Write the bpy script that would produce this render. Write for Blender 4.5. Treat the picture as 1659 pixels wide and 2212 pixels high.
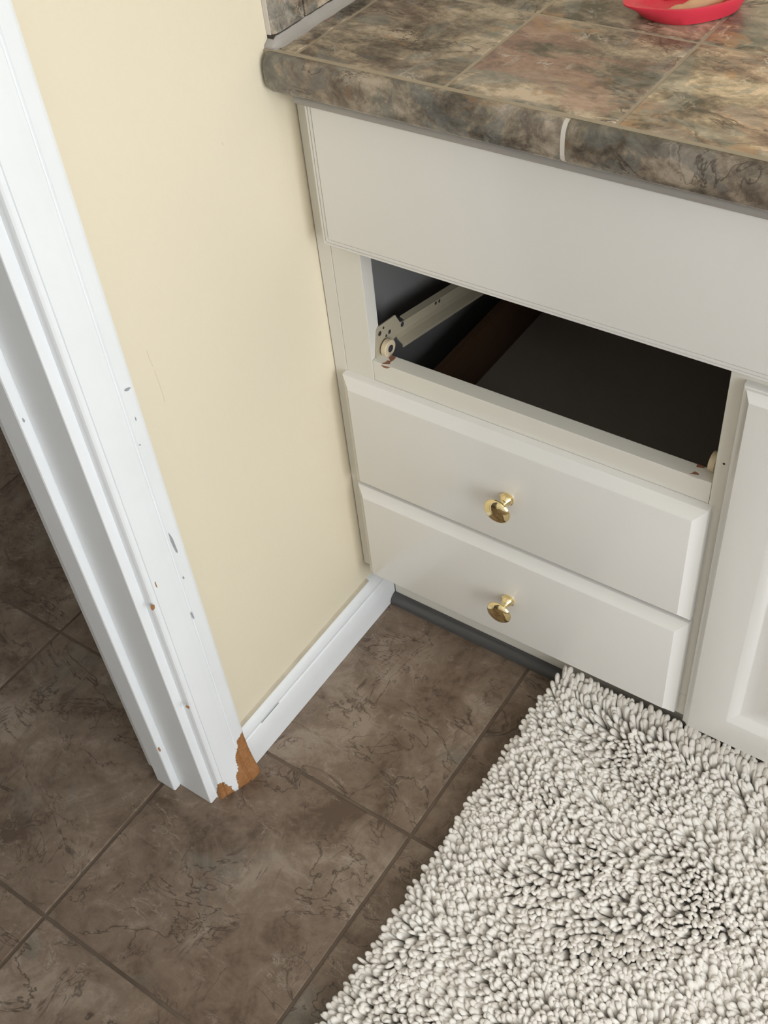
import bpy, math, random
import numpy as np
from mathutils import Matrix, Vector, noise

random.seed(4)
for o in list(bpy.data.objects): bpy.data.objects.remove(o, do_unlink=True)
scene = bpy.context.scene
COL = scene.collection

# ------------------------------------------------------------------ camera
# x to the right along the vanity, y away from the camera, z up; wall_left is x = 0, the cabinet face frame is y = 0
W, H, F = 1659, 2212, 2425.8
YAW, PIT, ROLL = -0.688601, 0.795455, -0.122721
CAM = np.array([0.7059, -0.7991, 1.3])
d = np.array([math.sin(YAW)*math.cos(PIT), math.cos(YAW)*math.cos(PIT), -math.sin(PIT)])
r = np.cross(d, [0, 0, 1]); r /= np.linalg.norm(r); u = np.cross(r, d)
RIGHT = math.cos(ROLL)*r + math.sin(ROLL)*u
UP = -math.sin(ROLL)*r + math.cos(ROLL)*u
cam = bpy.data.cameras.new('camera'); cam_o = bpy.data.objects.new('camera', cam); COL.objects.link(cam_o)
cam.sensor_fit = 'HORIZONTAL'; cam.sensor_width = 36.0; cam.lens = F/W*36.0
cam.clip_start = 0.02; cam.clip_end = 50
cam_o.matrix_world = Matrix([[RIGHT[i], UP[i], -d[i], CAM[i]] for i in range(3)] + [[0, 0, 0, 1]])
scene.camera = cam_o

def proj(p):
    v = np.array(p) - CAM; z = v @ d
    return F*(v @ RIGHT)/z + W/2, -F*(v @ UP)/z + H/2
def hit(px, ax, val):
    v = d + RIGHT*(px[0]-W/2)/F - UP*(px[1]-H/2)/F
    return CAM + v*(val-CAM[ax])/v[ax]

# ------------------------------------------------------------------ world, light, exposure
w = bpy.data.worlds.new('sky'); scene.world = w; w.use_nodes = True
w.node_tree.nodes['Background'].inputs[0].default_value = (0.80, 0.90, 1.0, 1)
w.node_tree.nodes['Background'].inputs[1].default_value = 1.0
WIN = (2.3, -1.85, -0.10, 0.45, 2.1)          # window in wall_right: x, y0, y1, z0, z1
ld = bpy.data.lights.new('window_daylight', 'AREA'); lo = bpy.data.objects.new('window_daylight', ld); COL.objects.link(lo)
ld.shape = 'RECTANGLE'; ld.size = WIN[2]-WIN[1]; ld.size_y = WIN[4]-WIN[3]
ld.energy = 58; ld.color = (0.95, 0.98, 1.0)
lo.location = (WIN[0]+0.16, (WIN[1]+WIN[2])/2, (WIN[3]+WIN[4])/2)
lo.rotation_euler = (math.radians(90), 0, math.radians(90))
hl = bpy.data.lights.new('hall_fill_light', 'AREA'); ho = bpy.data.objects.new('hall_fill_light', hl); COL.objects.link(ho)  # added fill light without a fixture, lifts the dim hall
hl.shape = 'DISK'; hl.size = 0.35; hl.energy = 0.6; hl.color = (1.0, 0.93, 0.84); ho.location = (-0.75, -0.9, 2.38)
vs = scene.view_settings
vs.view_transform = 'Standard'; vs.look = 'None'; vs.gamma = 1.0; vs.use_curve_mapping = False
vs.exposure = 0.0

# ------------------------------------------------------------------ material helpers
class NT:
    def __init__(s, name):
        s.m = bpy.data.materials.new(name); s.m.use_nodes = True
        s.t = s.m.node_tree; s.b = s.t.nodes['Principled BSDF']; s.out = s.t.nodes['Material Output']
    def n(s, typ, **kw):
        x = s.t.nodes.new(typ)
        for k, v in kw.items(): setattr(x, k, v)
        return x
    def link(s, a, b): s.t.links.new(a, b)
    def put(s, sock, v):
        if hasattr(v, 'is_linked') or isinstance(v, bpy.types.NodeSocket): s.link(v, sock)
        else: sock.default_value = v
    def coord(s, rand=True, scale=(1, 1, 1), rot=(0, 0, 0)):
        tc = s.n('ShaderNodeTexCoord'); v = tc.outputs['Object']
        if rand:
            oi = s.n('ShaderNodeObjectInfo')
            c = s.n('ShaderNodeCombineXYZ')
            for i, k in enumerate((37.0, 91.0, 53.0)):
                c_ = s.math('MULTIPLY', oi.outputs['Random'], k); s.link(c_, c.inputs[i])
            a = s.n('ShaderNodeVectorMath', operation='ADD'); s.link(v, a.inputs[0]); s.link(c.outputs[0], a.inputs[1]); v = a.outputs[0]
        mp = s.n('ShaderNodeMapping'); mp.inputs['Scale'].default_value = scale; mp.inputs['Rotation'].default_value = rot
        s.link(v, mp.inputs[0]); return mp.outputs[0]
    def math(s, op, a, b=0.0, clamp=False):
        x = s.n('ShaderNodeMath', operation=op, use_clamp=clamp)
        s.put(x.inputs[0], a); s.put(x.inputs[1], b); return x.outputs[0]
    def noise(s, v, scale, detail=6, rough=0.55, dist=0.0):
        x = s.n('ShaderNodeTexNoise'); s.link(v, x.inputs['Vector'])
        x.inputs['Scale'].default_value = scale; x.inputs['Detail'].default_value = detail
        x.inputs['Roughness'].default_value = rough; x.inputs['Distortion'].default_value = dist
        return x.outputs['Fac']
    def ramp(s, fac, stops, interp='LINEAR'):
        x = s.n('ShaderNodeValToRGB'); x.color_ramp.interpolation = interp
        e = x.color_ramp.elements
        while len(e) < len(stops): e.new(0.5)
        for el, (p, c) in zip(e, stops):
            el.position = p; el.color = (c, c, c, 1) if isinstance(c, (int, float)) else (*c, 1)
        s.link(fac, x.inputs[0]); return x.outputs[0]
    def mix(s, fac, a, b, mode='MIX'):
        x = s.n('ShaderNodeMix', data_type='RGBA', blend_type=mode)
        s.put(x.inputs[0], fac)
        for sk, v in ((x.inputs[6], a), (x.inputs[7], b)):
            s.put(sk, v if not isinstance(v, tuple) else (*v, 1))
        return x.outputs[2]
    def ridge(s, v, scale, width, detail=5, rough=0.6, dist=0.0):
        f = s.noise(v, scale, detail, rough, dist)
        a = s.math('ABSOLUTE', s.math('SUBTRACT', f, 0.5))
        return s.ramp(a, [(0.0, 1.0), (width, 0.0)])
    def bump(s, h, strength, dist=0.001):
        x = s.n('ShaderNodeBump'); x.inputs['Strength'].default_value = strength; x.inputs['Distance'].default_value = dist
        s.link(h, x.inputs['Height']); s.link(x.outputs[0], s.b.inputs['Normal'])
    def set(s, base=None, rough=None, metal=None, spec=None, coat=None, coat_rough=None, sss=None):
        for k, v in (('Base Color', base), ('Roughness', rough), ('Metallic', metal), ('Specular IOR Level', spec),
                     ('Coat Weight', coat), ('Coat Roughness', coat_rough), ('Subsurface Weight', sss)):
            if v is None: continue
            s.put(s.b.inputs[k], (*v, 1) if isinstance(v, tuple) else v)
        return s

M = {}
def paint(name, col, rough, dirt=0.04, scale=6, bump=0.0, bscale=300, coat=0.0):
    t = NT(name); v = t.coord(False)
    n1 = t.noise(v, scale, 4, 0.6)
    dk = tuple(c*(1-dirt*2) for c in col)
    t.set(base=t.mix(n1, dk, tuple(min(1, c*(1+dirt*0.4)) for c in col)), rough=rough, coat=coat, coat_rough=0.12)
    if bump: t.bump(t.noise(v, bscale, 3, 0.5), bump)
    M[name] = t.m; return t
paint('wall_paint', (0.80, 0.715, 0.545), 0.55, 0.02, 2.5, 0.25, 140)
paint('far_paint', (0.86, 0.85, 0.83), 0.6, 0.01, 2.5)
paint('ceiling_paint', (0.85, 0.85, 0.83), 0.7, 0.01)
paint('white_trim', (0.86, 0.875, 0.885), 0.38, 0.05, 9, 0.12, 60)
paint('cabinet_white', (0.785, 0.765, 0.735), 0.24, 0.012, 3, coat=0.35)
paint('frame_white', (0.74, 0.71, 0.64), 0.38, 0.02, 5)
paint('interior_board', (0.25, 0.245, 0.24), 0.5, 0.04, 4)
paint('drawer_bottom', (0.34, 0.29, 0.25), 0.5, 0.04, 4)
paint('slide_enamel', (0.47, 0.41, 0.30), 0.38, 0.05, 30)
paint('roller_nylon', (0.72, 0.60, 0.41), 0.45, 0.05, 60)
paint('dark_metal', (0.05, 0.05, 0.055), 0.4, 0.2, 200)
paint('kick_vinyl', (0.085, 0.083, 0.082), 0.28, 0.05, 20)
paint('scribe_grey', (0.36, 0.335, 0.31), 0.4, 0.04, 20)
paint('caulk_white', (0.40, 0.37, 0.345), 0.5, 0.10, 25, 0.3, 90)
paint('caulk_tan', (0.60, 0.53, 0.41), 0.6, 0.18, 40)
paint('crack_dark', (0.06, 0.045, 0.035), 0.9, 0.2, 60)
paint('wall_scratch', (0.69, 0.61, 0.46), 0.6, 0.05, 40)
paint('scuff_grey', (0.36, 0.37, 0.39), 0.5, 0.1, 200)
paint('silicone_red', (0.80, 0.045, 0.085), 0.42, 0.03, 30)
paint('beige_wax', (0.72, 0.43, 0.25), 0.35, 0.08, 60, 0.5, 120)
paint('rug_backing', (0.80, 0.75, 0.69), 0.9, 0.05, 40)
paint('alu', (0.8, 0.8, 0.8), 0.4)

t = NT('fibreboard'); v = t.coord(False)
f1 = t.noise(v, 60, 8, 0.7, 1.0); f2 = t.noise(t.coord(False, (1, 1, 0.25)), 260, 4, 0.6)
t.set(base=t.mix(t.ramp(f1, [(0.3, 0.0), (0.7, 1.0)]), (0.26, 0.105, 0.030), (0.42, 0.20, 0.075)), rough=0.75)
t.bump(t.math('ADD', f1, f2), 0.5); M['fibreboard'] = t.m

t = NT('bare_wood'); v = t.coord(False)
f1 = t.noise(v, 150, 6, 0.7)
t.set(base=t.mix(f1, (0.10, 0.035, 0.018), (0.42, 0.20, 0.12)), rough=0.7); t.bump(f1, 0.6); M['bare_wood'] = t.m

t = NT('drawer_wood'); f1 = t.noise(t.coord(False, (30, 1.2, 30)), 6, 5, 0.6, 0.6)
t.set(base=t.mix(f1, (0.055, 0.026, 0.012), (0.12, 0.060, 0.030)), rough=0.5); M['drawer_wood'] = t.m

t = NT('brass'); v = t.coord(False)
t.set(base=(0.86, 0.71, 0.40), rough=t.ramp(t.noise(v, 120, 3), [(0.4, 0.06), (0.7, 0.13)]), metal=1.0); M['brass'] = t.m

# floor tile: brown slate-look vinyl, cloudy, with dark fissures and pale scratches
t = NT('floor_tile'); v = t.coord(True)
big = t.noise(v, 5.5, 5, 0.6, 0.6); mid = t.noise(v, 16, 9, 0.72, 0.8); fine = t.noise(v, 95, 6, 0.65, 0.4)
c = t.ramp(t.math('ADD', t.math('MULTIPLY', big, 0.45), t.math('ADD', t.math('MULTIPLY', mid, 0.42), t.math('MULTIPLY', fine, 0.13))),
           [(0.41, (0.112, 0.074, 0.049)), (0.47, (0.178, 0.125, 0.088)), (0.53, (0.220, 0.161, 0.117)), (0.59, (0.310, 0.240, 0.182))])
grn = t.ramp(t.noise(v, 7.5, 4, 0.6, 0.5), [(0.58, 0.0), (0.68, 1.0)])
c = t.mix(t.math('MULTIPLY', grn, 0.55), c, t.ramp(mid, [(0.35, (0.115, 0.108, 0.085)), (0.62, (0.265, 0.25, 0.205))]))
vd = t.coord(True, (1.0, 2.1, 1.0), (0, 0, 0.7))
cr = t.math('MULTIPLY', t.ridge(vd, 6.0, 0.0125, 5, 0.60, 0.9), t.ramp(t.noise(v, 9, 3), [(0.42, 0.0), (0.54, 1.0)]))
cr2 = t.math('MULTIPLY', t.ridge(t.coord(True, (1.7, 1.0, 1.0), (0, 0, -0.5)), 11, 0.013, 4, 0.62, 0.6), t.ramp(t.noise(v, 14, 3), [(0.47, 0.0), (0.58, 1.0)]))
c = t.mix(t.math('MULTIPLY', cr, 0.85), c, (0.062, 0.040, 0.027)); c = t.mix(t.math('MULTIPLY', cr2, 0.75), c, (0.068, 0.044, 0.03))
lt = t.math('MULTIPLY', t.ridge(t.coord(True, (1.0, 2.6, 1.0), (0, 0, 1.9)), 17, 0.014, 5, 0.6, 0.5), t.ramp(t.noise(v, 22, 3), [(0.50, 0.0), (0.62, 1.0)]))
c = t.mix(t.math('MULTIPLY', lt, 0.6), c, (0.38, 0.32, 0.26))
t.set(base=c, rough=t.ramp(mid, [(0.3, 0.42), (0.7, 0.55)]), spec=0.4)
t.bump(t.math('SUBTRACT', t.math('ADD', mid, t.math('MULTIPLY', fine, 0.3)), t.math('MULTIPLY', t.math('ADD', cr, cr2), 0.5)), 0.35, 0.0012)
M['floor_tile'] = t.m

t = NT('floor_grout'); f1 = t.noise(t.coord(False), 8, 6, 0.6)
t.set(base=t.mix(t.ramp(f1, [(0.35, 0.0), (0.7, 1.0)]), (0.085, 0.056, 0.037), (0.17, 0.125, 0.088)), rough=0.75); M['floor_grout'] = t.m

def counter_mat(name, seed, pink, dark, sc=1.0):
    t = NT(name); v = t.coord(True, (1, 1, 1), (0, 0, 0))
    st = t.coord(True, (0.75, 1.35, 1.0), (0, 0, 0.5))
    big = t.noise(st, 9*sc, 6, 0.62, 0.5); mid = t.noise(st, 27*sc, 9, 0.70, 0.5); fine = t.noise(v, 120, 6, 0.65, 0.5)
    s_ = t.math('ADD', t.math('MULTIPLY', big, 0.42), t.math('ADD', t.math('MULTIPLY', mid, 0.42), t.math('MULTIPLY', fine, 0.16)))
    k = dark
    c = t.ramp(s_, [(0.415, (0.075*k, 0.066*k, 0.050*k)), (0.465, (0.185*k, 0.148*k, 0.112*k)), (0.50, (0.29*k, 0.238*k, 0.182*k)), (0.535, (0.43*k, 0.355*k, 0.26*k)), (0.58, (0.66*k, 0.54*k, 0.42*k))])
    gr = t.ramp(t.noise(v, 11*sc, 6, 0.62, 1.4), [(0.525, 0.0), (0.545, 1.0)])
    c = t.mix(t.math('MULTIPLY', gr, 0.6), c, t.ramp(mid, [(0.3, (0.10*k, 0.105*k, 0.095*k)), (0.65, (0.34*k, 0.34*k, 0.31*k))]))
    pk = t.ramp(t.noise(st, 7*sc, 6, 0.62, 1.0), [(0.51, 0.0), (0.56, 1.0)])
    oi2 = t.n('ShaderNodeObjectInfo'); c = t.mix(t.math('MULTIPLY', t.math('MULTIPLY', pk, pink), oi2.outputs['Alpha']), c, t.ramp(mid, [(0.3, (0.17*k, 0.085*k, 0.075*k)), (0.65, (0.50*k, 0.30*k, 0.24*k))]))
    og = t.ramp(t.noise(v, 16*sc, 5, 0.55, 0.8), [(0.60, 0.0), (0.63, 1.0)])
    c = t.mix(t.math('MULTIPLY', og, 0.5), c, (0.40*k, 0.235*k, 0.125*k))
    cr = t.math('MULTIPLY', t.ridge(st, 12*sc, 0.016, 5, 0.62, 0.8), t.ramp(t.noise(v, 18, 3), [(0.45, 0.0), (0.6, 1.0)]))
    c = t.mix(t.math('MULTIPLY', cr, 0.85), c, (0.05, 0.036, 0.028))
    lt = t.math('MULTIPLY', t.ridge(v, 22*sc, 0.022, 4, 0.6, 0.6), t.ramp(t.noise(v, 26, 3), [(0.56, 0.0), (0.66, 1.0)]))
    c = t.mix(t.math('MULTIPLY', lt, 0.7), c, (0.60*k, 0.55*k, 0.48*k))
    oc = t.n('ShaderNodeObjectInfo'); c = t.mix(1.0, c, oc.outputs['Color'], 'MULTIPLY')
    t.set(base=c, rough=0.26, spec=0.5)
    t.bump(t.math('ADD', mid, t.math('MULTIPLY', fine, 0.2)), 0.12, 0.001)
    M[name] = t.m
counter_mat('counter_tile', 1, 0.75, 0.95)
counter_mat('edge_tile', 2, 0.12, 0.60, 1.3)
counter_mat('splash_tile', 3, 0.2, 0.85, 1.2)

t = NT('counter_grout'); f1 = t.noise(t.coord(False), 40, 5, 0.6)
t.set(base=t.mix(f1, (0.30, 0.245, 0.175), (0.47, 0.40, 0.305)), rough=0.6); M['counter_grout'] = t.m
t = NT('joint_grout'); t.set(base=(0.62, 0.57, 0.51), rough=0.6); M['joint_grout'] = t.m

t = NT('rug_chenille'); v = t.coord(False)
at = t.n('ShaderNodeAttribute', attribute_name='tint')
f1 = t.noise(v, 900, 3, 0.6)
c = t.mix(at.outputs['Fac'], (0.80, 0.742, 0.67), (0.95, 0.91, 0.855))
t.set(base=t.mix(t.math('MULTIPLY', f1, 0.25), c, (0.68, 0.625, 0.56)), rough=0.95, spec=0.15)
t.b.inputs['Sheen Weight'].default_value = 0.25
t.bump(f1, 0.6, 0.0006); M['rug_chenille'] = t.m

t = NT('pane_glass')
tr = t.n('ShaderNodeBsdfTransparent'); gl = t.n('ShaderNodeBsdfGlossy'); gl.inputs['Roughness'].default_value = 0.02
mx = t.n('ShaderNodeMixShader'); mx.inputs[0].default_value = 0.06
t.link(tr.outputs[0], mx.inputs[1]); t.link(gl.outputs[0], mx.inputs[2]); t.link(mx.outputs[0], t.out.inputs['Surface']); M['pane_glass'] = t.m

# ------------------------------------------------------------------ mesh helpers
def mk(name, verts, faces, mat, parent=None, smooth=False, bevel=0.0, seg=2):
    me = bpy.data.meshes.new(name); me.from_pydata([tuple(map(float, q)) for q in verts], [], faces); me.update()
    me.materials.append(M[mat])
    if smooth: me.polygons.foreach_set('use_smooth', [True]*len(me.polygons))
    o = bpy.data.objects.new(name, me); COL.objects.link(o)
    adopt(o, parent)
    if bevel:
        b = o.modifiers.new('bevel', 'BEVEL'); b.width = bevel; b.segments = seg; b.limit_method = 'ANGLE'; b.angle_limit = math.radians(35)
    return o
def world_loc(o):
    v = Vector((0, 0, 0))
    while o is not None: v += o.location; o = o.parent
    return v
def adopt(o, parent):
    if parent is not None:
        o.parent = parent; o.location = o.location - world_loc(parent)
def tag(o, label=None, cat=None, group=None, kind=None):
    for k, v in (('label', label), ('category', cat), ('group', group), ('kind', kind)):
        if v: o[k] = v
    return o
def thing(name, loc, label, cat, group=None):
    o = bpy.data.objects.new(name, None); COL.objects.link(o); o.location = loc; o.empty_display_size = 0.05
    return tag(o, label, cat, group)
def boxdata(bs):
    V, Fc = [], []
    for x0, x1, y0, y1, z0, z1 in bs:
        k = len(V)
        V += [(x0, y0, z0), (x1, y0, z0), (x1, y1, z0), (x0, y1, z0), (x0, y0, z1), (x1, y0, z1), (x1, y1, z1), (x0, y1, z1)]
        Fc += [tuple(k+i for i in q) for q in ((0, 3, 2, 1), (4, 5, 6, 7), (0, 1, 5, 4), (1, 2, 6, 5), (2, 3, 7, 6), (3, 0, 4, 7))]
    return V, Fc
def boxes(name, bs, mat, parent=None, bevel=0.0):
    V, Fc = boxdata(bs); return mk(name, V, Fc, mat, parent, bevel=bevel)
def box(name, b, mat, parent=None, bevel=0.0): return boxes(name, [b], mat, parent, bevel)
def extrude(name, prof, axis, a, b, mat, parent=None, smooth=False, bevel=0.0):
    """closed profile (two coords of the other axes, in x,y,z order) swept from a to b"""
    n = len(prof); V = []
    for s in (a, b):
        for p in prof:
            q = list(p); q.insert(axis, s); V.append(q)
    Fc = [tuple(range(n)), tuple(range(2*n-1, n-1, -1))] + [(i, i+n, (i+1) % n+n, (i+1) % n) for i in range(n)]
    o = mk(name, V, Fc, mat, parent, smooth, bevel)
    fixnormals(o); return o
def fixnormals(o):
    import bmesh
    bm = bmesh.new(); bm.from_mesh(o.data); bmesh.ops.recalc_face_normals(bm, faces=bm.faces); bm.to_mesh(o.data); bm.free()
def autosmooth(o, ang=35):
    o.data.polygons.foreach_set('use_smooth', [True]*len(o.data.polygons))
    o.data.set_sharp_from_angle(angle=math.radians(ang))
def panel(name, x0, x1, z0, z1, loops, mat, parent=None):
    """front panel facing -y: nested rectangles (inset, y)"""
    V, Fc = [], []
    for ins, y in loops:
        V += [(x0+ins, y, z0+ins), (x1-ins, y, z0+ins), (x1-ins, y, z1-ins), (x0+ins, y, z1-ins)]
    for k in range(len(loops)-1):
        for i in range(4):
            Fc.append((k*4+i, k*4+(i+1) % 4, k*4+4+(i+1) % 4, k*4+4+i))
    n = len(loops)*4; Fc.append((n-4, n-3, n-2, n-1)); Fc.append((3, 2, 1, 0))
    o = mk(name, V, Fc, mat, parent); fixnormals(o); return o
def lathe(name, prof, c, axis, mat, parent=None, seg=40, ang=40):
    """prof: (along, radius) along -axis direction vector"""
    ax = Vector(axis).normalized(); e1 = ax.orthogonal().normalized(); e2 = ax.cross(e1)
    V, Fc = [], []
    for a, rr in prof:
        for i in range(seg):
            th = 2*math.pi*i/seg
            V.append(Vector(c) + ax*a + (e1*math.cos(th) + e2*math.sin(th))*rr)
    for k in range(len(prof)-1):
        for i in range(seg):
            j = (i+1) % seg; Fc.append((k*seg+i, k*seg+j, (k+1)*seg+j, (k+1)*seg+i))
    Fc.append(tuple(range(seg-1, -1, -1))); Fc.append(tuple(range((len(prof)-1)*seg, len(prof)*seg)))
    o = mk(name, V, Fc, mat, parent); fixnormals(o); autosmooth(o, ang); return o
def flatpoly(name, pts, nrm, thick, mat, parent=None):
    """thin chip of a polygon lying in a plane, with thickness along nrm"""
    nrm = Vector(nrm); n = len(pts)
    V = [Vector(p) for p in pts] + [Vector(p)+nrm*thick for p in pts]
    Fc = [tuple(range(n)), tuple(range(2*n-1, n-1, -1))] + [(i, (i+1) % n, (i+1) % n+n, i+n) for i in range(n)]
    o = mk(name, V, Fc, mat, parent); fixnormals(o); return o
def blob(c, ra, rb, ang, n=12, jit=0.25, seed=0):
    rr = random.Random(seed); out = []
    for i in range(n):
        th = 2*math.pi*i/n; k = 1+rr.uniform(-jit, jit)
        a, b = ra*math.cos(th)*k, rb*math.sin(th)*k
        out.append((c[0]+a*math.cos(ang)-b*math.sin(ang), c[1]+a*math.sin(ang)+b*math.cos(ang)))
    return out

# ------------------------------------------------------------------ the room
struct = lambda o, l=None: tag(o, l, None, None, 'structure')
WT = -0.112                                            # far face of the left wall
DY0, DY1 = -1.15, -0.359                               # rough opening of the doorway
struct(boxes('wall_left', [(WT, 0, DY1, 0.56, 0, 2.4), (WT, 0, DY0, DY1, 2.06, 2.4), (WT, 0, -2.4, DY0, 0, 2.4)], 'wall_paint'), 'cream painted wall beside the white vanity')
struct(boxes('wall_back', [(0.0, 2.3, 0.56, 0.66, 0, 2.4)], 'wall_paint'), 'cream painted wall behind the vanity')
struct(boxes('wall_right', [(2.3, 2.4, -2.4, WIN[1], 0, 2.4), (2.3, 2.4, WIN[2], 0.66, 0, 2.4), (2.3, 2.4, WIN[1], WIN[2], 0, WIN[3]), (2.3, 2.4, WIN[1], WIN[2], WIN[4], 2.4)], 'far_paint'), 'white painted wall with the window')
struct(boxes('wall_front', [(-1.4, 2.4, -2.5, -2.4, 0, 2.4)], 'far_paint'), 'white painted wall facing the vanity')
struct(boxes('wall_hall', [(-1.4, -1.3, -2.4, 1.0, 0, 2.4), (-1.4, WT, 1.0, 1.1, 0, 2.4)], 'far_paint'), 'pale wall of the hall beyond the doorway')
struct(boxes('ceiling', [(-1.4, 2.4, -2.5, 1.1, 2.4, 2.5)], 'ceiling_paint'), 'plain white ceiling')

wn = struct(boxes('window_1', [(2.31, 2.38, WIN[1], WIN[1]+0.05, WIN[3], WIN[4]), (2.31, 2.38, WIN[2]-0.05, WIN[2], WIN[3], WIN[4]),
                        (2.31, 2.38, WIN[1], WIN[2], WIN[3], WIN[3]+0.05), (2.31, 2.38, WIN[1], WIN[2], WIN[4]-0.05, WIN[4]),
                        (2.325, 2.365, -0.975, -0.925, WIN[3], WIN[4])], 'white_trim'), 'white framed window in the side wall')
box('pane', (2.343, 2.347, WIN[1]+0.05, -0.975, WIN[3]+0.05, WIN[4]-0.05), 'pane_glass', wn)
box('pane', (2.343, 2.347, -0.925, WIN[2]-0.05, WIN[3]+0.05, WIN[4]-0.05), 'pane_glass', wn)

# floor: grout bed and single tiles
fl = struct(box('floor', (-1.4, 2.4, -2.5, 1.1, -0.03, -0.0013), 'floor_grout'), 'brown slate-look floor tiles with dark joints')
gx = [-0.3905-0.3225*k for k in (3, 2, 1)] + [-0.3905, -0.0772, 0.2483] + [0.2483+0.3225*k for k in range(1, 7)]
gy = [-0.5973-0.328*k for k in (5, 4, 3, 2, 1)] + [-0.5973, -0.2690] + [-0.269+0.328*k for k in range(1, 5)]
tile_mesh = {}
for i in range(len(gx)-1):
    for j in range(len(gy)-1):
        sx, sy = gx[i+1]-gx[i]-0.0046, gy[j+1]-gy[j]-0.0046
        if gx[i]+0.1 > 1.8 and gy[j] < -1.6: pass
        key = (round(sx, 4), round(sy, 4))
        if key not in tile_mesh:
            a, b = sx/2, sy/2; e = 0.0016
            V = [(-a, -b, -0.0022), (a, -b, -0.0022), (a, b, -0.0022), (-a, b, -0.0022), (-a, -b, -0.0006), (a, -b, -0.0006), (a, b, -0.0006), (-a, b, -0.0006),
                 (-a+e, -b+e, 0), (a-e, -b+e, 0), (a-e, b-e, 0), (-a+e, b-e, 0)]
            Fc = [(k, (k+1) % 4, (k+1) % 4+4, k+4) for k in range(4)] + [(k+4, (k+1) % 4+4, (k+1) % 4+8, k+8) for k in range(4)] + [(8, 9, 10, 11)]
            me = bpy.data.meshes.new('tile'); me.from_pydata(V, [], Fc); me.materials.append(M['floor_tile']); tile_mesh[key] = me
        o = bpy.data.objects.new('tile', tile_mesh[key]); COL.objects.link(o)
        o.location = ((gx[i]+gx[i+1])/2, (gy[j]+gy[j+1])/2, 0); o.parent = fl

wl = bpy.data.objects['wall_left']
for k, path_ in enumerate([((316, 757), (322, 775), (330, 792)), ((333, 800), (343, 828), (352, 855), (355, 868)), ((478, 306), (483, 314))]):
    up_ = [hit(p, 0, 0.0) for p in path_]; dn_ = [hit((p[0]+1.3, p[1]), 0, 0.0) for p in reversed(path_)]
    flatpoly('scratch', up_+dn_, (1, 0, 0), 0.0001, 'wall_scratch', wl)

# baseboard along the left wall
bb_prof = [(0, 0), (0.0130, 0), (0.0132, 0.030), (0.0130, 0.0570), (0.0122, 0.0588), (0.0108, 0.0596), (0.0106, 0.0606), (0.0116, 0.0618), (0.0116, 0.0660), (0.0100, 0.0730), (0.0075, 0.0775), (0.0040, 0.0800), (0, 0.0805)]
bb = struct(extrude('baseboard_left', bb_prof, 1, -0.2995, 0.046, 'white_trim'), 'white painted baseboard under the cream wall')
autosmooth(bb, 40)
cb = extrude('caulk_bead', [(0, 0.0795), (0.0050, 0.0796), (0.0020, 0.0808), (0, 0.0826)], 1, -0.298, 0.0, 'caulk_tan', bb)
boxes('paint_gap', [(0.0109, 0.0121, -0.262+0.0*k, -0.225, 0.0595, 0.0600) for k in range(1)], 'scuff_grey', bb)

# doorway: jamb, stop, casing
JY = -0.3695
jb = struct(boxes('trim_2', [(WT-0.001, 0.0005, JY, -0.3535, 0.0, 2.06), (WT-0.001, 0.0005, DY0-0.001, DY0+0.0105, 0, 2.06), (WT-0.001, 0.0005, DY0, DY1, 2.045, 2.06)], 'white_trim', bevel=0.0016), 'white painted door jamb lining')
for nm, b in (('door_stop', (-0.0865, -0.0535, JY-0.0115, JY+0.0005, 0.0, 2.045)), ('door_stop', (-0.0865, -0.0535, DY0+0.010, DY0+0.022, 0, 2.045)), ('door_stop', (-0.0865, -0.0535, DY0+0.022, JY-0.0115, 2.034, 2.0455))):
    box(nm, b, 'white_trim', jb, bevel=0.0022)
# outer profile (y from outer edge towards the opening, x thickness)
cas = [(0.0, 0.0), (0.0, 0.0160), (0.0012, 0.0176), (0.0040, 0.0182), (0.0165, 0.0178), (0.0176, 0.0160), (0.0190, 0.0160), (0.0204, 0.0170), (0.0300, 0.0166), (0.0420, 0.0152), (0.0513, 0.0138), (0.0518, 0.0122), (0.0527, 0.0122), (0.0532, 0.0136), (0.0560, 0.0128), (0.0580, 0.0112), (0.0590, 0.0085), (0.0590, 0.0)]
CY = -0.2985
def dense(prof, step):
    out = []
    for (a, b), (c_, d_) in zip(prof[:-1], prof[1:]):
        n = max(1, int(math.ceil(math.hypot(c_-a, d_-b)/step)))
        out += [(a+(c_-a)*k/n, b+(d_-b)*k/n) for k in range(n)]
    return out + [prof[-1]]
def inside(p, poly):
    x, y = p; c_ = False; j = len(poly)-1
    for i in range(len(poly)):
        xi, yi = poly[i]; xj, yj = poly[j]
        if (yi > y) != (yj > y) and x < (xj-xi)*(y-yi)/(yj-yi)+xi: c_ = not c_
        j = i
    return c_
S7 = 480/1659
chipA = [(240+S7*a, 1440+S7*b) for a, b in ((978, 480), (1003, 515), (1030, 590), (1075, 690), (1170, 760), (1170, 860), (968, 955), (958, 935), (948, 890), (935, 830), (935, 800), (950, 775), (946, 745), (930, 700), (928, 670), (940, 620), (948, 600), (940, 570), (943, 540), (960, 520))]
chipB = [(240+S7*a, 1440+S7*b) for a, b in ((795, 880), (820, 868), (845, 862), (850, 875), (875, 890), (895, 892), (910, 915), (930, 940), (955, 965), (935, 1000), (850, 1050), (800, 1050), (815, 1010), (800, 980), (790, 940))]
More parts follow.
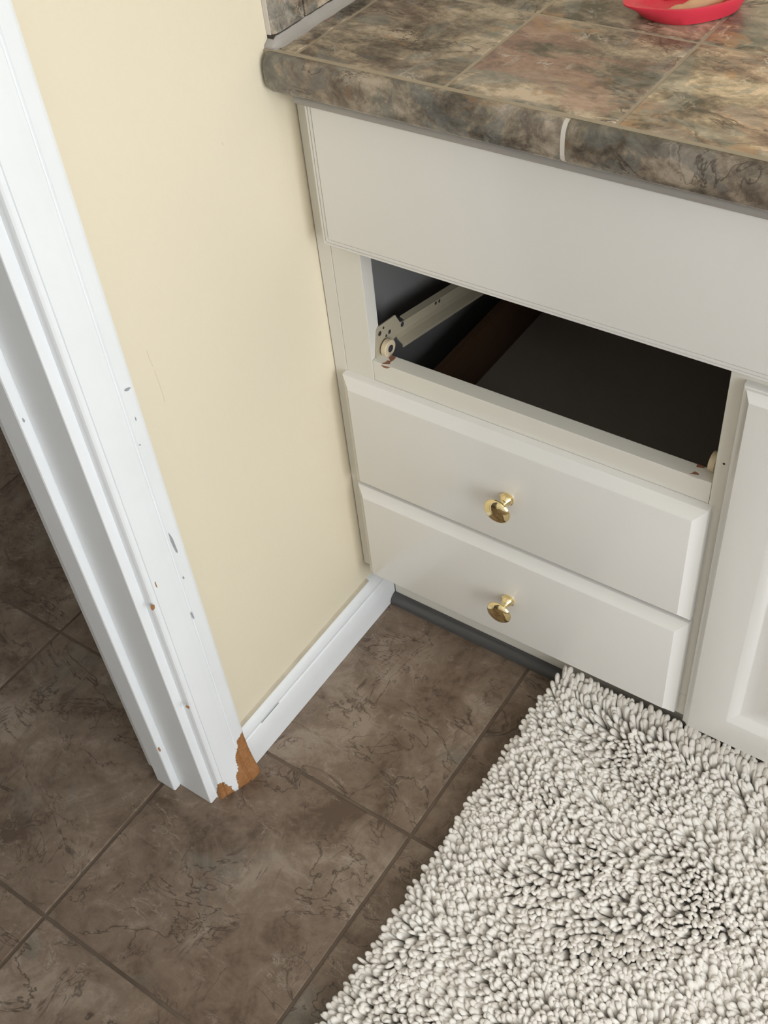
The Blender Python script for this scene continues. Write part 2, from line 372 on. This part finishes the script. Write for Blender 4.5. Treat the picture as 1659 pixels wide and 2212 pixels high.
def casing_section():
    pr = dense(cas, 0.0012); zs = [0.0]; z = 0.0
    while z < 0.16: z += 0.0014; zs.append(z)
    zs += [0.30, 0.6, 1.0, 1.6, 2.11]
    n = len(pr); V = []
    for z in zs:
        k = max(0.0, 1-z/0.095)
        for a, b in pr:
            outer = max(0.0, 1-a/0.052)
            x = b + 0.0120*k*k*min(1, outer*1.5)*(b/0.018)
            cut = max(0.0, 0.010-z)/0.010
            x -= 0.004*cut*cut*(b/0.018)
            y = CY - a + 0.002*k*k*outer
            V.append((x, y, z))
    F1, F2 = [], []
    for r_ in range(len(zs)-1):
        for i in range(n-1):
            q = (r_*n+i, r_*n+i+1, (r_+1)*n+i+1, (r_+1)*n+i)
            c_ = np.mean([V[k] for k in q], axis=0); px = proj(c_)
            jx = noise.noise(Vector((c_[1]*420, c_[2]*420, 3.1)))*2.2; jy = noise.noise(Vector((c_[1]*420, c_[2]*420, 9.7)))*2.2
            bare = zs[r_] < 0.15 and cas and pr[i][1] > 0.004 and (inside((px[0]+jx, px[1]+jy), chipA) or inside((px[0]+jx, px[1]+jy), chipB))
            (F2 if bare else F1).append(q)
    return V, F1, F2, n, len(zs)
V, F1, F2, n, nz = casing_section()
F1.append(tuple((nz-1)*n+i for i in range(n)))
c1 = struct(mk('trim_1', V, F1, 'white_trim'), 'white painted door casing with chipped swollen foot'); fixnormals(c1); autosmooth(c1, 30)
V2 = []
for p in V:
    j = noise.noise(Vector((p[0]*300, p[1]*300, p[2]*300)))
    V2.append((p[0]-0.0006+0.0006*j if p[0] > 0.003 else p[0], p[1], p[2]))
used = sorted({k for q in F2 for k in q}); rm = {k: i for i, k in enumerate(used)}
ch = mk('bare_patch', [V2[k] for k in used], [tuple(rm[k] for k in q) for q in F2], 'fibreboard', c1, smooth=True)
tag(ch, 'bare brown fibreboard where the paint broke off')
fixnormals(ch)
# far leg and head of the same casing
boxes('casing_leg', [(0, 0.0165, DY0-0.052, DY0+0.006, 0, 2.11)], 'white_trim', c1, bevel=0.003)
boxes('casing_head', [(0, 0.0165, DY0-0.052, CY, 2.048, 2.11)], 'white_trim', c1, bevel=0.003)
# chips and scuffs in the casing paint
def chip(px, ra, rb, ang, mat, x, parent, seed):
    pts = []
    for q in blob(px, ra, rb, ang, 10, 0.25, seed):
        h_ = hit(q, 0, x); pts.append(h_)
    o = flatpoly('paint_chip', pts, (1, 0, 0), 0.0003, mat, parent); return o
for k, (px, ra, rb, ang, mat, x) in enumerate([((337.5, 1262), 7, 3, 1.2, 'fibreboard', 0.01415), ((330, 1312), 6, 5, 1.0, 'fibreboard', 0.0136), ((405, 1527), 4, 3, 0.6, 'fibreboard', 0.0136),
        ((233, 849), 7, 3, 1.3, 'scuff_grey', 0.0158), ((227, 872), 6, 3, 1.4, 'scuff_grey', 0.0153), ((275, 841), 7, 3, 2.7, 'scuff_grey', 0.0179),
        ((373, 1172), 22, 3.2, 1.15, 'scuff_grey', 0.0180), ((293, 905), 5, 1.5, 1.3, 'scuff_grey', 0.0180), ((396, 1248), 3, 2, 1.2, 'scuff_grey', 0.0180), ((416, 1330), 8, 1.6, 1.2, 'scuff_grey', 0.0180), ((302, 961), 2, 1.5, 0, 'scuff_grey', 0.0180)]):
    chip(px, ra, rb, ang, mat, x, c1, k)
for k, (px, mat) in enumerate([((51, 908), 'scuff_grey'), ((344, 1619), 'fibreboard')]):
    pts = [hit(q, 0, -0.0533) for q in blob(px, 5, 2.2, 1.2, 10, 0.25, 50+k)]
    flatpoly('paint_chip', pts, (1, 0, 0), 0.0003, mat, jb)

# ------------------------------------------------------------------ vanity cabinet
VX = 1.22
van = thing('vanity_cabinet', (0.6, 0.27, 0), 'white bathroom vanity with one drawer missing and brass knobs', 'cabinet')
FW = 'frame_white'
box('filler_strip', (0.0012, 0.0191, 0.0, 0.019, 0.1180, 0.83), FW, van, 0.0006)
box('stile', (0.0196, 0.0580, 0.0, 0.019, 0.1465, 0.83), FW, van, 0.0005)
box('stile', (0.4690, 0.5150, 0.0, 0.019, 0.1465, 0.83), FW, van, 0.0005)
box('stile', (VX-0.045, VX, 0.0, 0.019, 0.1465, 0.83), FW, van, 0.0005)
rail = box('rail', (0.0584, 0.4685, 0.0005, 0.0195, 0.4600, 0.4995), FW, van, 0.0005)
box('rail', (0.0584, 0.4685, 0.0005, 0.0195, 0.2750, 0.3130), FW, van, 0.0005)
box('rail', (0.0584, VX-0.045, 0.0005, 0.0195, 0.6600, 0.83), FW, van, 0.0005)
box('rail', (0.0196, VX, 0.0, 0.019, 0.1070, 0.1460), FW, van, 0.0005)
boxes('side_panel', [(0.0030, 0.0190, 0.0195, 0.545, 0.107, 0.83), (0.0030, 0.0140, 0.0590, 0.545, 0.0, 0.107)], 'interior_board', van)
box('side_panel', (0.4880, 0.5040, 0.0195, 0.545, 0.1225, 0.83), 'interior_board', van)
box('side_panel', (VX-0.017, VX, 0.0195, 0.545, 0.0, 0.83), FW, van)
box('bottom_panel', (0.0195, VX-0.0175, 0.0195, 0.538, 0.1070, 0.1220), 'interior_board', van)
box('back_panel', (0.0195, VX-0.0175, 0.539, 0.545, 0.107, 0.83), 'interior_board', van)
box('toe_board', (0.0145, VX-0.0175, 0.0460, 0.0580, 0.0, 0.1065), FW, van)
qr = [(0.0455, 0.0), (0.0315, 0.0)] + [(0.0455-0.014*math.cos(a), 0.014*math.sin(a)+0.001) for a in [k*math.pi/16 for k in range(1, 9)]]
o = extrude('toe_moulding', qr, 0, 0.0135, VX-0.02, 'kick_vinyl', van); autosmooth(o, 50)
tag(o, 'dark grey rounded vinyl strip at the floor')

DRAW = [(0, 0), (0, -0.0075), (0.0007, -0.0092), (0.0022, -0.0102), (0.0115, -0.0172), (0.0128, -0.0186), (0.0142, -0.0190)]
FLAT = [(0, 0), (0, -0.0140), (0.0008, -0.0160), (0.0016, -0.0166), (0.0038, -0.0170), (0.0042, -0.0156), (0.0050, -0.0156), (0.0054, -0.0173), (0.0088, -0.0177), (0.0092, -0.0166), (0.0100, -0.0166), (0.0105, -0.0188), (0.0115, -0.0190)]
KNOB = [(0, 0.0084), (0.0010, 0.0088), (0.0028, 0.0087), (0.0033, 0.0078), (0.0046, 0.0077), (0.0062, 0.0068), (0.0090, 0.0050), (0.0120, 0.0043), (0.0155, 0.0043), (0.0185, 0.0060), (0.0205, 0.0110), (0.0218, 0.0153), (0.0234, 0.0168), (0.0252, 0.0165), (0.0270, 0.0147), (0.0286, 0.0110), (0.0296, 0.0062), (0.0300, 0.0015)]
ff = panel('false_front', 0.0240, VX-0.015, 0.6540, 0.8260, FLAT, 'cabinet_white', van); autosmooth(ff, 14)
for z0, z1, kz in ((0.2960, 0.4712, 0.3855), (0.1160, 0.2910, 0.2050)):
    df = panel('drawer_front', 0.0180, 0.4735, z0, z1, DRAW, 'cabinet_white', van); autosmooth(df, 25)
    tag(lathe('knob', KNOB, (0.2472, -0.0188, kz), (0, -1, 0), 'brass', df, 48, 50), 'round polished brass knob')
    bz, tz = z0+0.042, z1-0.0515
    box('drawer_side', (0.0710, 0.0830, 0.0015, 0.455, bz, tz), 'drawer_wood', df, 0.001)
    box('drawer_side', (0.4450, 0.4570, 0.0015, 0.455, bz, tz), 'drawer_wood', df, 0.001)
    box('drawer_back', (0.0835, 0.4445, 0.443, 0.455, bz, tz), 'drawer_wood', df, 0.001)
    box('drawer_bottom', (0.0835, 0.4445, 0.0015, 0.4425, bz, bz+0.006), 'drawer_bottom', df)
DOOR = [(0, 0), (0, -0.0070), (0.0008, -0.0088), (0.0022, -0.0096), (0.0035, -0.0100), (0.0085, -0.0168), (0.0100, -0.0186), (0.0115, -0.0190), (0.0525, -0.0190), (0.0545, -0.0184), (0.0640, -0.0105), (0.0660, -0.0098), (0.0800, -0.0098), (0.1020, -0.0150), (0.1030, -0.0158), (0.1045, -0.0160)]
for x0, x1, kx in ((0.4845, 0.8440, 0.8170), (0.8475, 1.2050, 0.8750)):
    dr = panel('door', x0, x1, 0.1070, 0.6380, DOOR, 'cabinet_white', van); autosmooth(dr, 25)
    tag(lathe('knob', KNOB, (kx, -0.0188, 0.5700), (0, -1, 0), 'brass', dr, 48, 50), 'round polished brass knob')
# scribe moulding between counter and false front
sm = [(0.0, 0.8120), (-0.0205, 0.8120), (-0.0240, 0.8128), (-0.0262, 0.8150), (-0.0268, 0.8180), (-0.0255, 0.8210), (-0.0225, 0.8228), (-0.0225, 0.8300), (0.0, 0.8300)]
o = extrude('scribe_moulding', sm, 0, 0.0205, VX, 'scribe_grey', van); autosmooth(o, 50); tag(o, 'thin taupe moulding under the counter edge')

q = hit((1564, 1002), 1, 0.0)
lathe('nail_head', [(0, 0.0014), (0.0003, 0.0013)], (q[0], 0.0, q[2]), (0, -1, 0), 'dark_metal', van, 14)
# drawer slides of the missing drawer
def slide(x, s, tilt, label):
    """x: mounting plane, s: +1 flange grows to +x"""
    T = Matrix.Translation((x, 0.006, 0.500)) @ Matrix.Rotation(tilt, 4, 'X')
    def put(pts): return [T @ Vector((s*a, b, c_)) for a, b, c_ in pts]
    plate = [(0, -0.002), (0, 0.034), (0.003, 0.0385), (0.036, 0.0405), (0.046, 0.0280), (0.052, 0.0255), (0.058, 0.0258), (0.38, 0.0258), (0.38, 0.0135), (0.045, 0.0135), (0.030, 0.0080), (0.022, -0.002)]
    n = len(plate)
    V = put([(0, a, b) for a, b in plate] + [(0.0014, a, b) for a, b in plate])
    o = mk('drawer_slide', V, [tuple(range(n)), tuple(range(2*n-1, n-1, -1))] + [(i, (i+1) % n, (i+1) % n+n, i+n) for i in range(n)], 'slide_enamel', van)
    fixnormals(o); tag(o, label)
    fl = [(0.0, 0.0150), (0.0, 0.0135), (0.0035, 0.0085), (0.0110, 0.0040), (0.0110, 0.0010), (0.0125, 0.0010), (0.0125, 0.0048), (0.0045, 0.0100)]
    m = len(fl); V = put([(a, 0.040, b) for a, b in fl] + [(a, 0.38, b) for a, b in fl])
    q = mk('slide_channel', V, [tuple(range(m)), tuple(range(2*m-1, m-1, -1))] + [(i, (i+1) % m, (i+1) % m+m, i+m) for i in range(m)], 'slide_enamel', o); fixnormals(q)
    tl = [(0.0, 0.0258), (-0.006, 0.0275), (-0.006, 0.0290), (0.0014, 0.0264)]
    V = put([(a, 0.058, b) for a, b in tl] + [(a, 0.38, b) for a, b in tl]); m = 4
    q = mk('slide_lip', V, [tuple(range(m)), tuple(range(2*m-1, m-1, -1))] + [(i, (i+1) % m, (i+1) % m+m, i+m) for i in range(m)], 'slide_enamel', o); fixnormals(q)
    ax = (T.to_3x3() @ Vector((s, 0, 0)))
    for (a, b, rr) in ((0.0055, 0.029, 0.0030), (0.0125, 0.0335, 0.0016), (0.019, 0.021, 0.0017), (0.0255, 0.0235, 0.0026), (0.052, 0.0225, 0.0032), (0.125, 0.0225, 0.0022), (0.133, 0.0225, 0.0022)):
        lathe('hole', [(0, rr), (0.0003, rr)], T @ Vector((s*0.0014, a, b)), ax, 'dark_metal', o, 16)
    rl = lathe('roller', [(0, 0.0055), (0.0018, 0.0060), (0.0020, 0.0098), (0.0026, 0.0105), (0.0082, 0.0105), (0.0090, 0.0098), (0.0090, 0.0055)], T @ Vector((s*0.0014, 0.0155, 0.0088)), ax, 'roller_nylon', o, 32)
    return o, rl, T, ax
o, rl, T, ax = slide(0.0585, 1, -0.21, 'cream enamelled drawer slide sagging at the back')
lathe('axle', [(0, 0.0046), (0.0005, 0.0046), (0.0008, 0.0030), (0.0012, 0.0028), (0.0013, 0.0012)], T @ Vector((0.0104, 0.0155, 0.0088)), ax, 'dark_metal', o, 24)
slide(0.4683, -1, 0.0, 'cream enamelled drawer slide')

# paint torn from the rail below the opening
def polyhit(pts, ax, val): return [hit(p, ax, val) for p in pts]
S2 = 200/1659
A = [(760+S2*a, 640+S2*b) for a, b in ((525, 1228), (560, 1195), (600, 1185), (640, 1150), (690, 1160), (660, 1100), (690, 1065), (742, 1060), (790, 1100), (745, 1150), (690, 1180), (688, 1215), (668, 1280), (640, 1293), (600, 1285), (560, 1268))]
top = [(a, min(b, 0.0195), 0.4996) for a, b, c_ in polyhit(A[:12], 2, 0.4996)]
flatpoly('torn_patch', [(a, max(b, 0.0006), c_) for a, b, c_ in top], (0, 0, 1), 0.0002, 'bare_wood', rail)
frt = polyhit([A[0], A[11], A[12], A[13], A[14], A[15]], 1, 0.0004)
flatpoly('torn_patch', [(a, b, min(c_, 0.4994)) for a, b, c_ in frt], (0, -1, 0), 0.0002, 'bare_wood', rail)
B = [(1440+S2*a, 920+S2*b) for a, b in ((410, 858), (455, 845), (500, 815), (570, 850), (580, 880))]
flatpoly('torn_patch', [(a, max(b, 0.0006), c_) for a, b, c_ in polyhit(B, 2, 0.4996)], (0, 0, 1), 0.0002, 'bare_wood', rail)
B = [(1440+S2*a, 920+S2*b) for a, b in ((410, 858), (440, 880), (490, 905), (520, 925), (555, 905), (580, 880), (520, 870), (460, 862))]
flatpoly('torn_patch', [(a, b, min(c_, 0.4994)) for a, b, c_ in polyhit(B, 1, 0.0004)], (0, -1, 0), 0.0002, 'bare_wood', rail)
B = [(1440+S2*a, 920+S2*b) for a, b in ((580, 640), (700, 680), (680, 762), (530, 735))]
flatpoly('torn_patch', [(a, min(b, 0.0195), c_) for a, b, c_ in polyhit(B, 2, 0.4996)], (0, 0, 1), 0.0002, 'bare_wood', rail)

# ------------------------------------------------------------------ tiled countertop
ZC = 0.866
CX1 = VX+0.02
ct = thing('countertop', (0.6, 0.27, 0.83), 'mottled brown and pink tiled countertop with rounded edge tiles', 'countertop')
box('grout_bed', (0.0005, CX1, -0.0335, 0.5595, 0.8302, ZC-0.0005), 'counter_grout', ct)
cx = [0.0355, 0.1960, 0.3550] + [0.355+0.1575*k for k in range(1, 6)] + [CX1]
cyl = [-0.0310, 0.1310, 0.2890, 0.4470, 0.5595]
def rtile(name, x0, x1, y0, y1, mat, parent, g=0.0013, th=0.006):
    a, b, e = (x1-x0)/2-g, (y1-y0)/2-g, 0.0012
    V = [(-a, -b, -th), (a, -b, -th), (a, b, -th), (-a, b, -th), (-a, -b, -0.0007), (a, -b, -0.0007), (a, b, -0.0007), (-a, b, -0.0007), (-a+e, -b+e, 0), (a-e, -b+e, 0), (a-e, b-e, 0), (-a+e, b-e, 0)]
    Fc = [(3, 2, 1, 0)] + [(k, (k+1) % 4, (k+1) % 4+4, k+4) for k in range(4)] + [(k+4, (k+1) % 4+4, (k+1) % 4+8, k+8) for k in range(4)] + [(8, 9, 10, 11)]
    me = bpy.data.meshes.new(name); me.from_pydata(V, [], Fc); me.materials.append(M[mat])
    o = bpy.data.objects.new(name, me); COL.objects.link(o); o.location = ((x0+x1)/2, (y0+y1)/2, ZC); adopt(o, parent); return o
for i in range(len(cx)-1):
    for j in range(len(cyl)-1):
        o = rtile('tile', cx[i], cx[i+1], cyl[j]+(0.0012 if j == 0 else 0), cyl[j+1], 'counter_tile', ct)
        o.color = {0: (0.84, 0.84, 0.84, 0.15), 1: (0.98, 0.95, 0.93, 0.8), 2: (1.35, 1.28, 1.15, 0.4)}.get(i, (1.1, 1.05, 1.0, 0.5))
for j in range(len(cyl)-1): rtile('tile', 0.0120, 0.0355, cyl[j]+(0.0012 if j == 0 else 0), cyl[j+1], 'counter_tile', ct)
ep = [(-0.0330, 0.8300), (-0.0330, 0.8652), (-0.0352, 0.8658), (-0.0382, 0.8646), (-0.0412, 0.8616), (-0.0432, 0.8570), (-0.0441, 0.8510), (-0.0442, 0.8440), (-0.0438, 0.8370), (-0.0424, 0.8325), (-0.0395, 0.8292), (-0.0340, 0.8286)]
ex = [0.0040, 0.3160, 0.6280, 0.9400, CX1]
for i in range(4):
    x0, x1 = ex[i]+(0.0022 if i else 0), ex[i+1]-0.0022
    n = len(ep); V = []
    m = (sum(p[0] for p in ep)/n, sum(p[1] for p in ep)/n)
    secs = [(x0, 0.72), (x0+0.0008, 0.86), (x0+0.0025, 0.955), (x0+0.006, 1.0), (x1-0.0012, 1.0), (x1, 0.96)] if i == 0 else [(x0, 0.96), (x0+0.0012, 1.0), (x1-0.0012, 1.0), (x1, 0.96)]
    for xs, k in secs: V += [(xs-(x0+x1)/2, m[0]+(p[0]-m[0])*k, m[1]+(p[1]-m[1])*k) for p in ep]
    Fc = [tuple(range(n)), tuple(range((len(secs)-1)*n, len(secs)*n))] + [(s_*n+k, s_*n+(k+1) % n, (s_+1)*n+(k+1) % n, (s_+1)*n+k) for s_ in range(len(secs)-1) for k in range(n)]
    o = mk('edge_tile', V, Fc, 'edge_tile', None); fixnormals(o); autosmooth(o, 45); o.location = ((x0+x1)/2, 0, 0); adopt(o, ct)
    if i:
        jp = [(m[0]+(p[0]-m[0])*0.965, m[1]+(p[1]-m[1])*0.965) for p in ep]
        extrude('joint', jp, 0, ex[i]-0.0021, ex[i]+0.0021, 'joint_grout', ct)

# tiles standing on the counter against the left wall
sp = thing('side_splash', (0.004, 0.25, ZC), 'row of grey-green wall tiles standing on the counter end', 'tiles')
sy = [-0.0270, 0.0215, 0.1790, 0.3365, 0.5595]
box('grout_bed', (0.0004, 0.0050, -0.026, 0.5595, ZC+0.0101, 0.984), 'joint_grout', sp)
box('crack', (0.0004, 0.0074, -0.0255, 0.5595, ZC+0.0040, ZC+0.0100), 'crack_dark', sp)  # dark strip filling the gap between caulk and tiles
for j in range(4):
    a, b = sy[j]+0.0012, sy[j+1]-0.0012
    if j == 0:
        pr = [(0.0010, a), (0.0055, a+0.001), (0.0080, a+0.004), (0.0094, a+0.009), (0.0096, b-0.001), (0.0090, b), (0.0010, b)]
    else:
        pr = [(0.0010, a), (0.0090, a), (0.0096, a+0.001), (0.0096, b-0.001), (0.0090, b), (0.0010, b)]
    o = extrude('tile', [(p[0], p[1]-(a+b)/2) for p in pr], 2, 0.0, 0.1055, 'splash_tile', None, bevel=0.0006)
    o.location = (0, (a+b)/2, ZC+0.0100); adopt(o, sp)
# caulk cove, irregular
ys = np.linspace(-0.0315, 0.555, 240); V = []
for y in ys:
    k = noise.noise(Vector((0, y*70, 0)))*0.0012; k2 = noise.noise(Vector((5, y*45, 0)))*0.0016
    g_ = min(1.0, 0.25+(y+0.0315)/0.012)
    top_ = ZC+(0.0085+k)*g_; toe = 0.0105+(0.0060+k2)*g_
    V += [(0.0006, y, ZC-0.001), (0.0006, y, top_), (0.0086, y, top_), (0.0095+0.0012*g_, y, ZC+(0.0045+k*0.5)*g_), (toe-0.003, y, ZC+0.0016*g_), (toe, y, ZC+0.0002), (toe, y, ZC-0.001)]
Fc = [tuple(range(7)), tuple(range((len(ys)-1)*7, len(ys)*7))] + [(s_*7+k, s_*7+(k+1) % 7, (s_+1)*7+(k+1) % 7, (s_+1)*7+k) for s_ in range(len(ys)-1) for k in range(7)]
o = mk('caulk_bead', V, Fc, 'caulk_white', sp); fixnormals(o); autosmooth(o, 60)

# ------------------------------------------------------------------ red dish and the piece in it
U2 = np.array([0.61, 0.79]); U2 /= np.linalg.norm(U2); P2 = np.array([U2[1], -U2[0]])
DC = np.array([0.318, 0.194]); ZD = ZC+0.0002
dish = thing('soap_dish', (DC[0], DC[1], ZD), 'small red oval silicone dish with a pointed lip on the countertop', 'dish')
def oval(a, b, tip, n=56):
    out = []
    for i in range(n):
        th = 2*math.pi*i/n; cc, ss = math.cos(th), math.sin(th)
        ua = a*math.copysign(abs(cc)**0.85, cc); pa = b*math.copysign(abs(ss)**0.85, ss)
        if cc < 0: k = (-cc)**5; ua -= tip*k; pa *= 1-0.35*k
        out.append((ua, pa))
    return out
rings = [(0.040, 0.032, 0, 0.0), (0.0445, 0.0360, 0.002, 0.0012), (0.0480, 0.0395, 0.008, 0.0095), (0.0500, 0.0412, 0.016, 0.0150), (0.0500, 0.0412, 0.0165, 0.0165), (0.0480, 0.0392, 0.0150, 0.0166), (0.0460, 0.0375, 0.003, 0.0140), (0.0430, 0.0345, 0.0, 0.0050), (0.039, 0.031, 0, 0.0032)]
V = []; n = 56
for a, b, tp, z in rings:
    for ua, pa in oval(a, b, tp): q = DC+U2*ua+P2*pa; V.append((q[0], q[1], ZD+z))
Fc = [(k*n+i, k*n+(i+1) % n, (k+1)*n+(i+1) % n, (k+1)*n+i) for k in range(len(rings)-1) for i in range(n)] + [tuple(range(n-1, -1, -1)), tuple(range((len(rings)-1)*n, len(rings)*n))]
o = mk('bowl', V, Fc, 'silicone_red', dish); fixnormals(o); autosmooth(o, 50)
q = DC+U2*(-0.0575)+P2*0.004
lathe('hole', [(0, 0.0016), (0.0004, 0.0016)], (q[0], q[1], ZD+0.0152), (0, 0, 1), 'dark_metal', dish, 16)
path = [(-0.034, 0.010, 0.0022), (-0.026, 0.014, 0.0045), (-0.014, 0.018, 0.0062), (0.0, 0.019, 0.0070), (0.013, 0.017, 0.0074), (0.022, 0.010, 0.0078), (0.025, -0.001, 0.0076), (0.021, -0.012, 0.0070), (0.010, -0.020, 0.0062), (-0.006, -0.022, 0.0050), (-0.016, -0.020, 0.0026)]
pts = []
for k in range(len(path)-1):
    for s_ in range(4):
        f_ = s_/4; pts.append(tuple(path[k][i]*(1-f_)+path[k+1][i]*f_ for i in range(3)))
pts.append(path[-1]); V = []; m = 14
for k, (a, b, rr) in enumerate(pts):
    a2, b2, _ = pts[min(k+1, len(pts)-1)]; a0, b0, _ = pts[max(k-1, 0)]
    tx, ty = a2-a0, b2-b0; L = math.hypot(tx, ty); nx, ny = -ty/L, tx/L
    rr *= 1+0.07*math.sin(k*1.55)
    for i in range(m):
        th = 2*math.pi*i/m; ca, sa = math.cos(th)*rr, math.sin(th)*rr*0.85
        q = DC+U2*(a+nx*ca)+P2*(b+ny*ca); V.append((q[0], q[1], ZD+0.0034+0.0064*0.85*0+sa+rr*0.85))
Fc = [(k*m+i, k*m+(i+1) % m, (k+1)*m+(i+1) % m, (k+1)*m+i) for k in range(len(pts)-1) for i in range(m)] + [tuple(range(m)), tuple(range((len(pts)-1)*m, len(pts)*m))]
mg = mk('mouth_guard', V, Fc, 'beige_wax'); fixnormals(mg); autosmooth(mg, 80)
tag(mg, 'pale beige curved bumpy piece lying inside the red dish', 'mouth guard')

# ------------------------------------------------------------------ bath rug
RX0, RX1, RY0, RY1 = 0.306, 1.07, -0.570, 0.0215
rug = thing('bath_rug', ((RX0+RX1)/2, (RY0+RY1)/2, 0), 'off-white shaggy chenille bath rug on the brown floor', 'rug')
box('backing', (RX0, RX1, RY0, RY1, 0.0003, 0.0050), 'rug_backing', rug, 0.002)
rng = np.random.default_rng(7)
dx, dy = 0.0062, 0.0055
P = []
row = 0; y = RY0+0.004
while y < RY1-0.002:
    xs = np.arange(RX0+0.004+(dx/2 if row % 2 else 0), RX1-0.003, dx)
    for x in xs: P.append((x, y))
    y += dy; row += 1
P = np.array(P); N = len(P); P += rng.uniform(-0.0019, 0.0019, P.shape)
def fld(p, s, ph): return np.sin(p[:, 0]*s+ph+1.7*np.sin(p[:, 1]*s*0.7+ph*2))*0.5+np.sin(p[:, 1]*s*1.3-ph+1.3*np.sin(p[:, 0]*s*0.9+ph))*0.5
ang = 3.6+1.1*fld(P, 17, 0.4)+0.7*fld(P, 43, 2.1)+rng.normal(0, 0.30, N)
lean = np.clip(0.70+0.20*fld(P, 29, 1.2)+rng.normal(0, 0.13, N), 0.10, 1.15)
dirx, diry = np.cos(ang), np.sin(ang)
for dist, ox, oy in ((P[:, 0]-RX0, -1, 0), (RX1-P[:, 0], 1, 0), (P[:, 1]-RY0, 0, -1), (RY1-P[:, 1], 0, 1)):
    k = np.clip(1-dist/0.035, 0, 1)
    dirx = dirx*(1-k)+ox*k; diry = diry*(1-k)+oy*k
    if oy > 0: lean = lean*(1-k)+0.12*k; continue
    lean = np.where(k > 0, np.maximum(lean, lean*(1-k)+(0.45+0.75*k)*k), lean)
ln = np.hypot(dirx, diry); dirx /= ln; diry /= ln
L = rng.uniform(0.0225, 0.0275, N); wd = rng.uniform(0.0038, 0.0050, N); th = wd*rng.uniform(0.66, 0.82, N)
L *= 1+0.45*np.clip(1-(RY1-P[:, 1])/0.03, 0, 1); tw = rng.normal(0, 0.7, N)
ts = np.array([0.0, 0.30, 0.60, 0.80, 0.92, 0.985]); rp = np.array([0.80, 0.92, 1.0, 0.98, 0.80, 0.46])
SEC = 8; cosA = np.cos(np.arange(SEC)*2*np.pi/SEC); sinA = np.sin(np.arange(SEC)*2*np.pi/SEC)
gro = np.ones(SEC); gro[2] = 0.74; gro[6] = 0.80
verts = np.zeros((N, len(ts)*SEC+1, 3)); pos = np.column_stack([P, 0.0045+0.020*np.clip(1-(RY1-P[:, 1])/0.045, 0, 1)**1.5])
prev = 0.0
for k, t_ in enumerate(list(ts)+[1.01]):
    a = lean*min(1, 0.35+0.95*t_)
    dirv = np.column_stack([dirx*np.sin(a), diry*np.sin(a), np.cos(a)])
    pos = pos+dirv*((t_-prev)*L)[:, None]; prev = t_
    if k == len(ts): verts[:, -1, :] = pos; break
    side0 = np.column_stack([-diry, dirx, np.zeros(N)]); nor0 = np.cross(dirv, side0)
    side = side0*np.cos(tw)[:, None]+nor0*np.sin(tw)[:, None]; nor = np.cross(dirv, side)
    for i in range(SEC):
        verts[:, k*SEC+i, :] = pos+side*(wd*rp[k]*cosA[i])[:, None]+nor*(th*rp[k]*gro[i]*sinA[i])[:, None]
verts[:, :, 2] = np.maximum(verts[:, :, 2], 0.0012)
NV = verts.shape[1]; fl_ = []
for k in range(len(ts)-1):
    for i in range(SEC): fl_.append((k*SEC+i, k*SEC+(i+1) % SEC, (k+1)*SEC+(i+1) % SEC, (k+1)*SEC+i))
tri = [((len(ts)-1)*SEC+i, (len(ts)-1)*SEC+(i+1) % SEC, NV-1) for i in range(SEC)]
me = bpy.data.meshes.new('pile')
q4, q3 = np.array(fl_), np.array(tri); off = (np.arange(N)*NV)
loops = np.concatenate([(q4[None]+off[:, None, None]).reshape(-1), (q3[None]+off[:, None, None]).reshape(-1)])
nq, nt = len(fl_)*N, len(tri)*N
me.vertices.add(N*NV); me.vertices.foreach_set('co', verts.reshape(-1).astype(np.float32))
me.loops.add(len(loops)); me.loops.foreach_set('vertex_index', loops.astype(np.int32))
me.polygons.add(nq+nt)
me.polygons.foreach_set('loop_start', np.concatenate([np.arange(nq)*4, nq*4+np.arange(nt)*3]).astype(np.int32))
me.update(calc_edges=True); me.validate()
me.polygons.foreach_set('use_smooth', np.ones(len(me.polygons), dtype=bool))
at = me.attributes.new('tint', 'FLOAT', 'POINT')
at.data.foreach_set('value', np.repeat(np.clip(rng.normal(0.5, 0.2, N)+(rng.random(N) > 0.97)*0.5, 0, 1), NV).astype(np.float32))
me.materials.append(M['rug_chenille'])
o = bpy.data.objects.new('pile', me); COL.objects.link(o); adopt(o, rug); tag(o, 'off-white chenille loops of the rug', kind='stuff')
